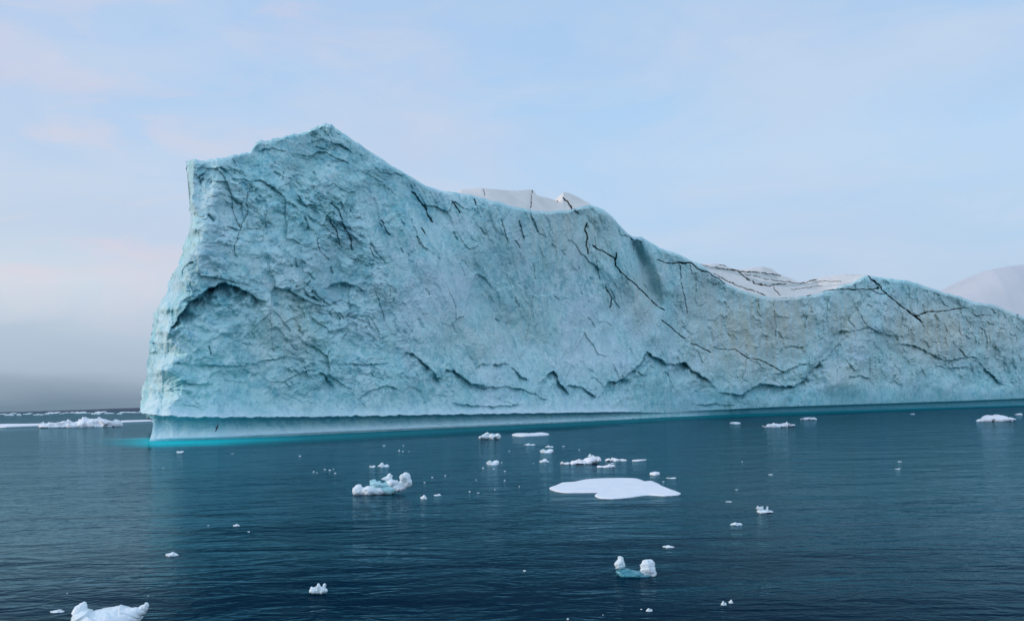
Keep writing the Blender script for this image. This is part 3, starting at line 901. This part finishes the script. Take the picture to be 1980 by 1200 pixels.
# ------------------------------------------------------------------ the sea
def sea():
    az = np.concatenate([np.radians(np.linspace(-180, -48, 60))[:-1], np.radians(np.linspace(-48, 48, 900)), np.radians(np.linspace(48, 180, 60))[1:]])
    r = np.concatenate([[0.5, 4, 8, 12], 16 * (36.0) ** (np.linspace(0, 1, 760)), 576 * (100.0) ** (np.linspace(0, 1, 60)[1:])])
    Rr, Az = np.meshgrid(r, az, indexing='ij')
    X, Y = Rr * np.sin(Az), Rr * np.cos(Az)
    sp = Rr * 0.0047 + .06
    z = np.zeros_like(X)
    for lam, am, rot, st, sd in ((9.0, .026, .45, .35, 900), (4.0, .018, .3, .30, 910), (1.9, .009, .5, .3, 920), (.95, .0035, .1, .35, 930)):
        c, s = math.cos(rot), math.sin(rot)
        xx, yy = X * c + Y * s, -X * s + Y * c
        q = fbm(xx / lam * st + .6 * pn(xx / lam * .2, yy / lam * .2, sd + 3), yy / lam, 2, sd)
        z += am * q * (1 - sstep(lam * .18, lam * .45, sp))
    # the small calm behind the ice and around it
    z *= 1 - sstep(150, 420, Rr) * .7
    # turquoise water over the ice foot
    xt = np.where(Y > 1, X / np.maximum(Y, 1), 9)
    px = CXP + xt * F
    yw = poly_interp(WL, px)
    Dw = -CAMH / (-SR * (px - CXP) / F + (CYP - yw) / F)
    Dw = water_depth(px, yw)
    gap = (Dw - Y) * 1.0
    x_on = sstep(150, 330, px)
    wdt = np.interp(px, [150, 290, 500, 800, 1200, 1500, 2000], [22, 34, 42, 66, 100, 112, 120])
    nn = 1 + .35 * fbm(X / 14, Y / 6, 3, 950)
    tq = np.where((Y > 20), x_on * (1 - sstep(wdt * .25 * nn, wdt * nn, np.abs(gap))) , 0)
    tq *= np.interp(px, [150, 300, 420, 600, 900, 2000], [.45, 1.0, .8, .34, .24, .30])
    calm = np.where((Y > 20) & (gap > -12), x_on * (1 - sstep(wdt * .8, wdt * 1.15, gap)), 0)
    rough = np.zeros_like(X)
    ob = mesh_np("water", np.stack([X, Y, z], -1).reshape(-1, 3), grid_quads(len(r), len(az)), MAT_WATER)
    gl = np.where((Y > 20) & (gap > -12), x_on * (1 - sstep(wdt * .55 * nn, wdt * 1.0 * nn, gap)), 0)
    attr_color(ob, "tint", np.stack([tq, calm, gl, rough], -1).reshape(-1, 4))
    link(ob)
    tag(ob, kind='structure')


sea()

# far low dark coast on the horizon, left
def coast():
    D_ = 15000.0
    px = np.linspace(-600, 700, 160)
    top = horizon(px) - 0.6 - 5.0 * sstep(0, 330, px) - 1.2 * np.abs(fbm(px / 40, px * 0, 4, 980))
    x, zt = ray(px, top)
    rows = []
    for dy, h in ((-300, 0), (-150, .55), (0, 1), (400, .8), (1200, 0)):
        d = D_ + dy
        rows.append(np.stack([x * D_, np.full_like(x, d), (CAMH + zt * D_) * h - (8 if h == 0 else 0)], -1))
    A = np.stack(rows)
    ob = mesh_np("hills", A.reshape(-1, 3), grid_quads(5, len(px)), flat_mat("dark_far_land", (0.035, 0.06, 0.10, 1)))
    link(ob)
    tag(ob, kind='structure')


coast()


# ------------------------------------------------------------------ floating ice
def ico(sub):
    bm = bmesh.new()
    bmesh.ops.create_icosphere(bm, subdivisions=sub, radius=1)
    vs = np.array([v.co[:] for v in bm.verts])
    fs = np.array([[v.index for v in f.verts] for f in bm.faces])
    bm.free()
    return vs, fs


ICO4 = ico(4)
ICO3 = ico(3)


def lump_mesh(name, blobs, voxel, mat, rough=.1, seed=0):
    """union of ellipsoids (centre, radii) in metres, remeshed to one skin and chipped by noise"""
    vs, fs = ICO3
    V, T, off = [], [], 0
    for (c, rd) in blobs:
        V.append(vs * np.array(rd) + np.array(c))
        T.append(fs + off)
        off += len(vs)
    tmp = mesh_np("tmp", np.concatenate(V), np.zeros((0, 4)), mat, np.concatenate(T))
    link(tmp)
    md = tmp.modifiers.new("r", 'REMESH')
    md.mode = 'VOXEL'
    md.voxel_size = voxel
    sm = tmp.modifiers.new("s", 'SMOOTH')
    sm.iterations = 5
    dg = bpy.context.evaluated_depsgraph_get()
    me = bpy.data.meshes.new_from_object(tmp.evaluated_get(dg))
    bpy.data.objects.remove(tmp)
    n = len(me.vertices)
    co = np.zeros(n * 3, np.float32)
    me.vertices.foreach_get('co', co)
    no = np.zeros(n * 3, np.float32)
    me.vertex_normals.foreach_get('vector', no)
    co, no = co.reshape(-1, 3), no.reshape(-1, 3)
    sc = max(max(b[1]) for b in blobs)
    q = co / (sc * .85) + seed * 3.7
    d = (fbm(q[:, 0] + q[:, 1] * .7, q[:, 2] * 1.3 + q[:, 1] * .5, 4, seed + 60, .6) * .7 + 1.0 * facets(q[:, 0] * 1.2 + q[:, 1] * .4, q[:, 2] * 1.5 + q[:, 1] * .4, seed + 3)) * rough * sc * 1.8
    co = co + no * d[:, None]
    me.vertices.foreach_set('co', co.ravel())
    me.materials.clear()
    me.materials.append(mat)
    me.polygons.foreach_set('use_smooth', np.ones(len(me.polygons), bool))
    me.name = name
    me.update()
    return me


def place(me, name, px, py, scale=(1, 1, 1), rz=0.0, z=0.0):
    d = float(water_depth(px, py))
    x, _ = ray(px, py)
    o = bpy.data.objects.new(name, me)
    link(o)
    o.location = (float(x) * d, d, z)
    o.scale = scale
    o.rotation_euler = (0, 0, rz)
    return o


def hero(name, wy, blobs_px, label, cat, mat, voxel_px=1.2, rough=.08, seed=0, extra=None, group=None, split=None, emat=None):
    """blobs in photo px: (x, y, rx, ry, depth_factor, dy_m); wy = row where it meets the water"""
    cx = sum(b[0] for b in blobs_px) / len(blobs_px)
    d = float(water_depth(cx, wy))
    k = d / F

    def conv(bl):
        out = []
        for b in bl:
            x, y, rx, ry, df, dy = b
            # local frame: x right, y away, z up, origin on the water
            zc = (wy - y) * k
            out.append((((x - cx) * k, dy * k, zc), (1.08 * rx * k, max(rx, ry) * df * k, 1.08 * ry * k)))
        return out
    me = None if split else lump_mesh(name, conv(blobs_px), voxel_px * k, mat, rough, seed)
    if extra:
        root = bpy.data.objects.new(name, None)
        link(root)
        xx, _ = ray(cx, wy)
        root.location = (float(xx) * d, d, 0)
        for part in ([blobs_px[:split], blobs_px[split:]] if split else [blobs_px]):
            link(bpy.data.objects.new("white_ice", lump_mesh(name, conv(part), voxel_px * k, mat, rough, seed)), root)
        me2 = lump_mesh("teal_ice", conv(extra), voxel_px * k, emat or MAT_TEAL, rough, seed + 4)
        link(bpy.data.objects.new("teal_ice", me2), root)
        tag(root, label, cat, group)
        return root
    o = place(me, name, cx, wy)
    tag(o, label, cat, group)
    return o


# bottom left: two-horned piece cut by the frame
hero("ice_chunk", 1212, [(208, 1196, 58, 20, .8, 0), (165, 1198, 26, 20, .8, 0), (156, 1186, 12, 17, .8, 0), (160, 1176, 7, 11, .9, 0), (164, 1169, 4, 7, .9, 0), (188, 1186, 15, 10, .8, 0), (225, 1186, 24, 10, .8, 0),
                         (252, 1187, 22, 9, .8, 0), (268, 1182, 14, 8, .8, 0), (278, 1175, 8, 8, .9, 0), (283, 1171, 4.5, 6, .9, 0)],
     "large white ice chunk with two upturned horns in the bottom left corner", "floating ice", MAT_BERGY, 1.0, .05, 2)
# sculpted piece left of centre
hero("ice_chunk", 955, [(693, 947, 11, 10, .9, 0), (703, 950, 9, 7, .9, 0), (716, 948, 17, 9, .8, 0), (732, 950, 12, 7, .8, 0), (770, 944, 12, 8, .8, 8),
                        (757, 934, 12, 7, .8, 8), (747, 926, 11, 5, .8, 10), (753, 921, 6, 4, .8, 10), (784, 925, 10, 11, .7, 6), (789, 932, 7, 9, .7, 6), (779, 937, 9, 8, .7, 6)],
     "sculpted white ice chunk with a knobbed right horn, left of the long flat floe", "floating ice", MAT_BERGY, .8, .06, 5,
     extra=[(728, 936, 12, 6, .8, 4), (722, 931, 6, 5, .8, 4), (742, 938, 11, 5, .8, 6), (749, 948, 16, 8, .8, 7)])
# two white heads joined under water, lower right of centre
hero("ice_chunk", 1112, [(1200, 1092, 10, 9, .8, 10), (1202, 1084, 6, 8, .8, 10), (1253, 1098, 14, 14, .8, 0), (1256, 1088, 9, 7, .8, 0), (1250, 1090, 9, 7, .8, 0), (1261, 1108, 8, 9, .8, 0)],
     "two-headed ice chunk joined by a pale submerged saddle, lower right of centre", "floating ice", MAT_BERGY, .9, .08, 9, split=2,
     emat=MAT_SUB,
     extra=[(1222, 1110, 24, 4, .9, 4), (1207, 1106, 14, 6, .9, 8), (1240, 1114, 22, 4.5, .9, 0)])
hero("ice_chunk", 1147, [(609, 1141, 9, 6, .8, 0), (616, 1137, 4, 9, .8, 0), (624, 1141, 9, 6, .8, 0), (628, 1134, 3, 6, .8, 0), (604, 1140, 5, 6, .8, 0)],
     "small castle-shaped white ice chunk alone in dark water near the bottom edge", "floating ice", MAT_BERGY, .4, .08, 12)
hero("ice_chunk", 991, [(1476, 989, 12, 3, .9, 0), (1470, 983, 4, 5, .8, 0), (1466, 980, 3, 3, .8, 0), (1483, 984, 3, 5, .8, 0), (1489, 989, 7, 2, .9, 0)],
     "little white ice chunk with two prongs on the right, below the long flat floe", "floating ice", MAT_BERGY, .45, .08, 14)
hero("ice_chunk", 849, [(936, 845, 8, 4, .9, 0), (942, 841, 7, 5, .9, 0), (952, 843, 9, 5, .9, 0), (962, 844, 8, 5, .9, 0)],
     "lumpy white ice chunk near the iceberg foot, left of the narrow flat strip", "floating ice", MAT_BERGY, .5, .12, 17)
hero("ice_chunk", 814, [(1925, 811, 22, 7, 1.2, 0), (1908, 812, 14, 4, 1.2, 0), (1897, 813, 9, 2.5, 1.2, 0), (1946, 811, 16, 3.5, 1.2, 0), (1926, 806, 8, 5, 1, 0)],
     "peaked pale ice mound close to the right edge under the iceberg", "floating ice", MAT_FLOE, .6, .12, 19)
hero("ice_chunk", 825, [(104, 824, 20, 7, 1.5, 0), (128, 824, 20, 8, 1.5, 0), (150, 824, 18, 9, 1.5, 0), (168, 823, 16, 11, 1.5, 0), (188, 823, 16, 14, 1.5, 0), (205, 824, 14, 10, 1.5, 0), (219, 824, 12, 6, 1.5, 0)],
     "long knobbly white ice mound far off at the left of the iceberg", "floating ice", MAT_FLOE, .7, .12, 22)


def flat_floe(outline, name, label, mat, thick=.2, seed=0, group=None, dome=.12):
    """outline in photo px on the water; becomes a plate with a rounded, uneven rim"""
    p = np.array(outline, float)
    n = len(p)
    tt = np.linspace(0, n, n * 9, endpoint=False)
    i = tt.astype(int) % n
    f = (tt % 1)
    # catmull-rom
    def cr(a, b, c, d, t):
        return .5 * ((2 * b) + (-a + c) * t + (2 * a - 5 * b + 4 * c - d) * t * t + (-a + 3 * b - 3 * c + d) * t ** 3)
    q = cr(p[(i - 1) % n], p[i], p[(i + 1) % n], p[(i + 2) % n], f[:, None])
    # row of the rim at height ~thick
    x, z = ray(q[:, 0], q[:, 1])
    D = -(CAMH - thick * .6) / z
    X, Y = x * D, D
    c = np.array([X.mean(), Y.mean()])
    m = len(X)
    L = max(np.ptp(X), np.ptp(Y))
    w_ = (.03 if L > 5 else .07) * L * fbm(np.arange(m) / 5.0, np.zeros(m) + seed, 4, 30 + seed, .65)
    rows, K = [], 12
    prof = [(0.0, 1.0), (.25, 1.0), (.5, .98), (.7, .95), (.82, .92), (.9, .86), (.95, .76), (.98, .62), (1.0, .40), (1.0, .1), (.985, -.4), (.93, -1.6)]
    for s, h in prof:
        sx_ = c[0] + (X - c[0]) * s * (1 + w_ / L)
        sy_ = c[1] + (Y - c[1]) * s * (1 + w_ / L)
        hh = thick * h + (dome * thick * 4 * fbm(sx_ / (L * .14), sy_ / (L * .14), 4, seed + 44) * (1 - s ** 6) if h > .3 else 0)
        rows.append(np.stack([sx_, sy_, np.zeros(m) + hh], -1))
    A = np.stack(rows)
    A = np.concatenate([A, A[:, :1]], 1)
    A = A - np.array([c[0], c[1], 0])
    ob = mesh_np(name, A.reshape(-1, 3), grid_quads(len(prof), m + 1)[:, ::-1], mat)
    ob.location = (c[0], c[1], 0)
    link(ob)
    tag(ob, label, "ice floe", group)
    return ob


flat_floe([(1062, 943), (1075, 937), (1088, 932), (1110, 930), (1140, 925), (1190, 923), (1230, 924), (1250, 930), (1262, 929), (1285, 940), (1316, 953), (1290, 957), (1250, 956), (1200, 962),
           (1165, 962), (1150, 957), (1162, 951), (1125, 951), (1085, 950)],
          "ice_floe", "long flat white ice floe with a pointed right tip, widest on the water", MAT_FLOE, .12, 3)
flat_floe([(990, 839.5), (1000, 837.5), (1020, 838.5), (1045, 836.5), (1060, 837.5), (1058, 839.5), (1030, 841), (1005, 841.5)],
          "ice_floe", "narrow flat white strip of ice near the iceberg foot, right of the lumpy chunk", MAT_FLOE, .35, 5)
hero("ice_floe", 896, [(1096, 895.5, 9, 2, 1.4, 0), (1108, 894.5, 10, 4, 1.4, 0), (1122, 894, 12, 4.5, 1.4, 0), (1138, 893, 10, 4.5, 1.4, 0), (1148, 890, 8, 4.5, 1.4, 6), (1158, 889.5, 7, 2, 1.4, 6)],
     "thin rough floe above the left end of the long flat floe", "ice floe", MAT_FLOE, .5, .14, 31)
hero("ice_floe", 890.5, [(1179, 889, 8, 2, 1.4, 0), (1192, 889.5, 9, 2.4, 1.4, 0), (1205, 890, 8, 2.4, 1.4, 0)],
     "short thin floe above the middle of the long flat floe", "ice floe", MAT_FLOE, .45, .14, 32)
hero("ice_floe", 903, [(1160, 902, 6, 1.8, 1.3, 0), (1172, 902, 8, 2.2, 1.3, 0), (1182, 901, 7, 3.8, 1.3, 0)],
     "small humped floe just behind the top of the long flat floe", "ice floe", MAT_FLOE, .45, .14, 33)
hero("ice_floe", 825, [(1480, 824, 8, 2, 1.5, 0), (1492, 823.5, 10, 3.6, 1.5, 0), (1503, 824, 10, 3.6, 1.5, 0), (1515, 823, 8, 2.6, 1.5, 0), (1527, 822, 9, 1.4, 1.5, 4)],
     "ragged white floe near the iceberg foot, right of centre", "ice floe", MAT_FLOE, .45, .15, 34)
hero("ice_floe", 811, [(1556, 810, 7, 1.8, 1.5, 0), (1564, 809.5, 6, 2.8, 1.5, 0), (1572, 810, 6, 1.8, 1.5, 0)],
     "small bright floe nearest the iceberg on the right", "ice floe", MAT_FLOE, .4, .12, 35)
flat_floe([(1411, 817), (1421, 816), (1432, 817), (1422, 818.5)], "ice_floe", "tiny lens-shaped floe left of the ragged one near the iceberg foot", MAT_FLOE, .35, 11)
flat_floe([(-60, 822), (0, 820.5), (50, 819.5), (92, 818.5), (88, 821), (40, 823), (0, 824)], "ice_floe", "low white floe strip touching the left edge of the view", MAT_FLOE, .8, 12)
flat_floe([(222, 814), (250, 812.5), (296, 811.5), (300, 813), (260, 814.5), (232, 815.5)], "ice_floe", "thin white floe strip between the knobbly mound and the iceberg", MAT_FLOE, .6, 13)
flat_floe([(1256, 914.5), (1266, 912.5), (1276, 914), (1268, 916)], "ice_floe", "small white oval floe above the right end of the long flat floe", MAT_FLOE, .18, 14)
flat_floe([(1232, 888.5), (1250, 887.8), (1236, 890), (1222, 889.5)], "ice_floe", "needle-thin floe right of the short thin floe above the long one", MAT_FLOE, .1, 15)

# small drifting bits: a few prototype meshes, each bit an object of its own
PROTO = [lump_mesh("bit%d" % i, b, .11, MAT_BERGY, .14, 30 + i) for i, b in enumerate([
    [((0, 0, .05), (1, .8, .45)), ((.4, 0, .25), (.45, .5, .4))],
    [((0, 0, 0), (1, .7, .4)), ((-.6, .1, .15), (.4, .4, .45)), ((.5, 0, .1), (.5, .4, .3))],
    [((-.4, 0, 0), (.6, .6, .5)), ((.45, .1, 0), (.55, .5, .35)), ((-.3, 0, .4), (.3, .3, .4))],
    [((0, 0, 0), (1, .9, .25)), ((.1, .1, .1), (.5, .5, .3))]])]
BITS = [  # x, y water row, width px, height px, label
    (348, 876, 14, 4, "small white ice bit just off the iceberg foot, below the flying bird"),
    (1057, 877, 26, 8, "ragged ice bit between the narrow flat strip and the thin rough floe"),
    (1063, 865, 18, 3, "flat ice bit just below the right end of the narrow strip"),
    (1025, 861, 24, 3, "faint ice bit just below the narrow flat strip"),
    (1090, 863, 10, 2, None), (1052, 895, 20, 6, "ice bit left of the thin rough floe"),
    (953, 901, 24, 10, "rough white ice bit midway between the sculpted chunk and the thin rough floe"),
    (934, 906, 8, 3, None), (955, 907, 9, 2, None), (970, 895, 5, 2, None), (976, 912, 6, 3, None), (1032, 896, 6, 2, None),
    (1143, 884, 14, 5, "little ice bit behind the thin rough floe"), (1184, 896, 12, 2, None),
    (1298, 925, 20, 2, "faint sliver of ice above the right tip of the long flat floe"), (1283, 932, 9, 3, None),
    (742, 904, 24, 7, "small wedge of ice behind the sculpted chunk"), (720, 904, 12, 4, "low ice bit beside the small wedge behind the sculpted chunk"),
    (743, 862, 10, 3, None), (772, 873, 6, 4, None), (779, 873, 5, 2, None), (791, 873, 4, 2, None), (780, 862, 6, 2, None),
    (819, 966, 14, 7, "rounded white ice bit below right of the sculpted chunk"), (847, 958, 16, 4, "thin curved ice bit right of the rounded bit"),
    (836, 923, 8, 2, None), (861, 920, 6, 2, None), (821, 934, 6, 3, None), (921, 928, 5, 2, None),
    (957, 947, 5, 3, None), (1004, 941, 5, 2, None), (976, 930, 7, 3, None), (908, 952, 5, 4, None), (925, 953, 10, 2, None),
    (1425, 1015, 26, 4, "small greenish ice bit below left of the two-pronged chunk"), (1292, 1058, 24, 3, "thin white sliver above the two-headed chunk"),
    (1400, 1171, 12, 7, "round ice bit near the bottom right, larger of two"), (1413, 1167, 9, 6, "round ice bit near the bottom right, smaller of two"),
    (1014, 1104, 9, 3, None), (1256, 1182, 14, 5, "small ice bit near the bottom edge right of centre"), (1166, 1189, 4, 3, None), (1098, 1198, 8, 4, None),
    (332, 1075, 26, 6, "slim curved ice bit in the edge of the iceberg's reflection"), (130, 1149, 5, 4, None), (110, 1183, 28, 3, "thin foam-white sliver left of the two-horned chunk"),
    (457, 1018, 14, 4, "small slanting ice sliver in the dark water left of centre"), (481, 1029, 7, 3, None), (403, 1017, 6, 3, None),
    (607, 913, 8, 4, None), (613, 915, 4, 3, None), (628, 908, 8, 2, None), (638, 910, 9, 3, None), (645, 907, 6, 2, None), (648, 916, 7, 3, None),
    (580, 882, 9, 2, None), (450, 877, 12, 1.5, None), (316, 905, 6, 2, None), (1765, 801, 10, 2, "tiny ice bit close under the iceberg on the far right"),
    (1740, 893, 14, 2, None), (1736, 907, 16, 2, None), (1490, 918, 18, 2, None), (1424, 947, 10, 2, None), (1410, 970, 24, 2, None),
    (1970, 803, 16, 3, "thin ice bit at the right edge beside the peaked mound"), (287, 1153, 5, 3, None), (1120, 870, 5, 2, None), (985, 872, 6, 2, None),
    (1240, 1178, 6, 2, None), (1435, 893, 5, 2, None)]
LANDS = [(740, 940, "sculpted ice chunk"), (1190, 945, "long flat floe"), (1230, 1097, "two-headed ice chunk"), (617, 1139, "castle-shaped chunk"),
         (1478, 986, "two-pronged ice chunk"), (208, 1190, "two-horned chunk"), (1502, 823, "ragged floe"),
         (1025, 839, "narrow flat strip"), (1126, 893, "thin rough floe"), (953, 897, "rough centre bit"), (419, 827, "flying bird"),
         (1925, 807, "peaked mound"), (948, 843, "lumpy chunk")]
USED = {}
BITS.sort(key=lambda b: b[0])
rb = random.Random(11)
for i, (x, y, wpx, hpx, lab) in enumerate(BITS):
    d = float(water_depth(x, y))
    k = d / F
    me = PROTO[i % 4]
    sm_ = 1.0 if lab else .62
    sx_ = wpx * k / 2 * sm_
    o = place(me, "ice_bit", x, y - .3 * hpx, (sx_, min(sx_, 4 * hpx * k + .25 * sx_), hpx * k * 1.5 * sm_), rb.uniform(-.3, .3))
    if not lab:
        nx, ny, nm_ = min(LANDS, key=lambda L: math.hypot(L[0] - x, 1.6 * (L[1] - y)))
        vert = "below" if y - ny > 7 else ("above" if ny - y > 7 else "")
        hor = "left" if nx - x > 12 else ("right" if x - nx > 12 else "")
        rel = (vert + (" and " if vert and hor else "") + (hor + " of" if hor else "")) or "close by"
        far = "close" if math.hypot(nx - x, ny - y) < 60 else ("somewhat" if math.hypot(nx - x, ny - y) < 120 else "well")
        size = "tiny thin" if hpx <= 2 else ("tiny rounded" if wpx < 7 else "small")
        lab_ = "%s speck %s %s the %s" % (size, far, rel, nm_)
        USED[lab_] = USED.get(lab_, 0) + 1
        if USED[lab_] > 1:
            lab_ = ["second", "third", "fourth", "fifth", "sixth", "seventh"][USED[lab_] - 2] + " " + lab_ + " from the left"
        lab = lab_
    tag(o, lab, "floating ice", "small bits of drifting ice")

# brash ice along the horizon on the left
ORD = ("first second third fourth fifth sixth seventh eighth ninth tenth eleventh twelfth thirteenth fourteenth fifteenth sixteenth seventeenth "
       "eighteenth nineteenth twentieth twenty-first twenty-second twenty-third twenty-fourth twenty-fifth twenty-sixth twenty-seventh twenty-eighth").split()
xs = sorted([276 - 11.3 * i + rb.uniform(-3, 3) for i in range(27)], reverse=True)
for i, x in enumerate(xs):
    dy = rb.choice([3.2, 3.8, 4.4, 5.2, 6.2])
    y = float(horizon(x)) + dy
    k = float(water_depth(x, y)) / F
    wpx = rb.uniform(8, 24)
    hpx = rb.uniform(1.4, 3.8)
    o = place(PROTO[rb.randrange(4)], "pack_ice", x, y, (wpx * k / 2, wpx * k * .6, hpx * k * 1.4), rb.uniform(-.4, .4))
    tag(o, ORD[i] + " white piece out from the iceberg in the pack ice on the horizon", "floating ice", "line of pack ice on the horizon")


# ------------------------------------------------------------------ the bird in front of the notch
def bird():
    D_ = 95.0
    c = at(419, 826.5, D_)
    k = D_ / F
    bm = bmesh.new()
    # rings of a body lofted tail to bill, with a wing grown each side; body flies right, banked so the wings are nearly upright
    rings = [(-.24, .006, .045), (-.18, .02, .04), (-.10, .045, .045), (0, .065, .06), (.08, .06, .058), (.14, .035, .038), (.18, .038, .038), (.215, .028, .028), (.235, .011, .011), (.27, .004, .004)]
    N = 12
    prev = None
    for (x, rz_, ry_) in rings:
        cur = [bm.verts.new((x, ry_ * math.cos(a), rz_ * math.sin(a))) for a in [2 * math.pi * j / N for j in range(N)]]
        if prev:
            for j in range(N):
                bm.faces.new((prev[j], prev[(j + 1) % N], cur[(j + 1) % N], cur[j]))
        else:
            bm.faces.new(cur[::-1])
        prev = cur
    bm.faces.new(prev)
    for s in (1, -1):
        st = [(.03, .11, -.07, .02), (.12, .11, -.06, .04), (.24, .13, -.01, .07), (.38, .08, -.04, .08), (.50, .0, -.07, .06), (.56, -.07, -.085, .05)]
        pr = None
        for (y, lead, trail, zz) in st:
            th = .014 * (1 - y / .7)
            cur = [bm.verts.new(p) for p in ((lead, s * y, zz), ((lead + trail) / 2, s * y, zz + th), (trail, s * y, zz), ((lead + trail) / 2, s * y, zz - th * .5))]
            if pr:
                for j in range(4):
                    bm.faces.new((pr[j], pr[(j + 1) % 4], cur[(j + 1) % 4], cur[j]))
            else:
                bm.faces.new(cur)
            pr = cur
        bm.faces.new(pr[::-1])
    bmesh.ops.recalc_face_normals(bm, faces=bm.faces)
    me = bpy.data.meshes.new("seabird")
    bm.to_mesh(me)
    bm.free()
    me.materials.append(flat_mat("dark_plumage", (0.05, 0.05, 0.055, 1)))
    o = bpy.data.objects.new("seabird", me)
    link(o)
    o.location = c
    # roll the wings upright, lean the upper one to the right
    o.rotation_euler = (math.radians(80), math.radians(-14), math.radians(15))
    o.rotation_euler = (Matrix.Rotation(math.radians(18), 3, 'Y') @ Matrix.Rotation(math.radians(12), 3, 'Z') @ Matrix.Rotation(math.radians(78), 3, 'X')).to_euler()
    tag(o, "dark seabird banking with spread wings in front of the iceberg's notch", "bird")


bird()
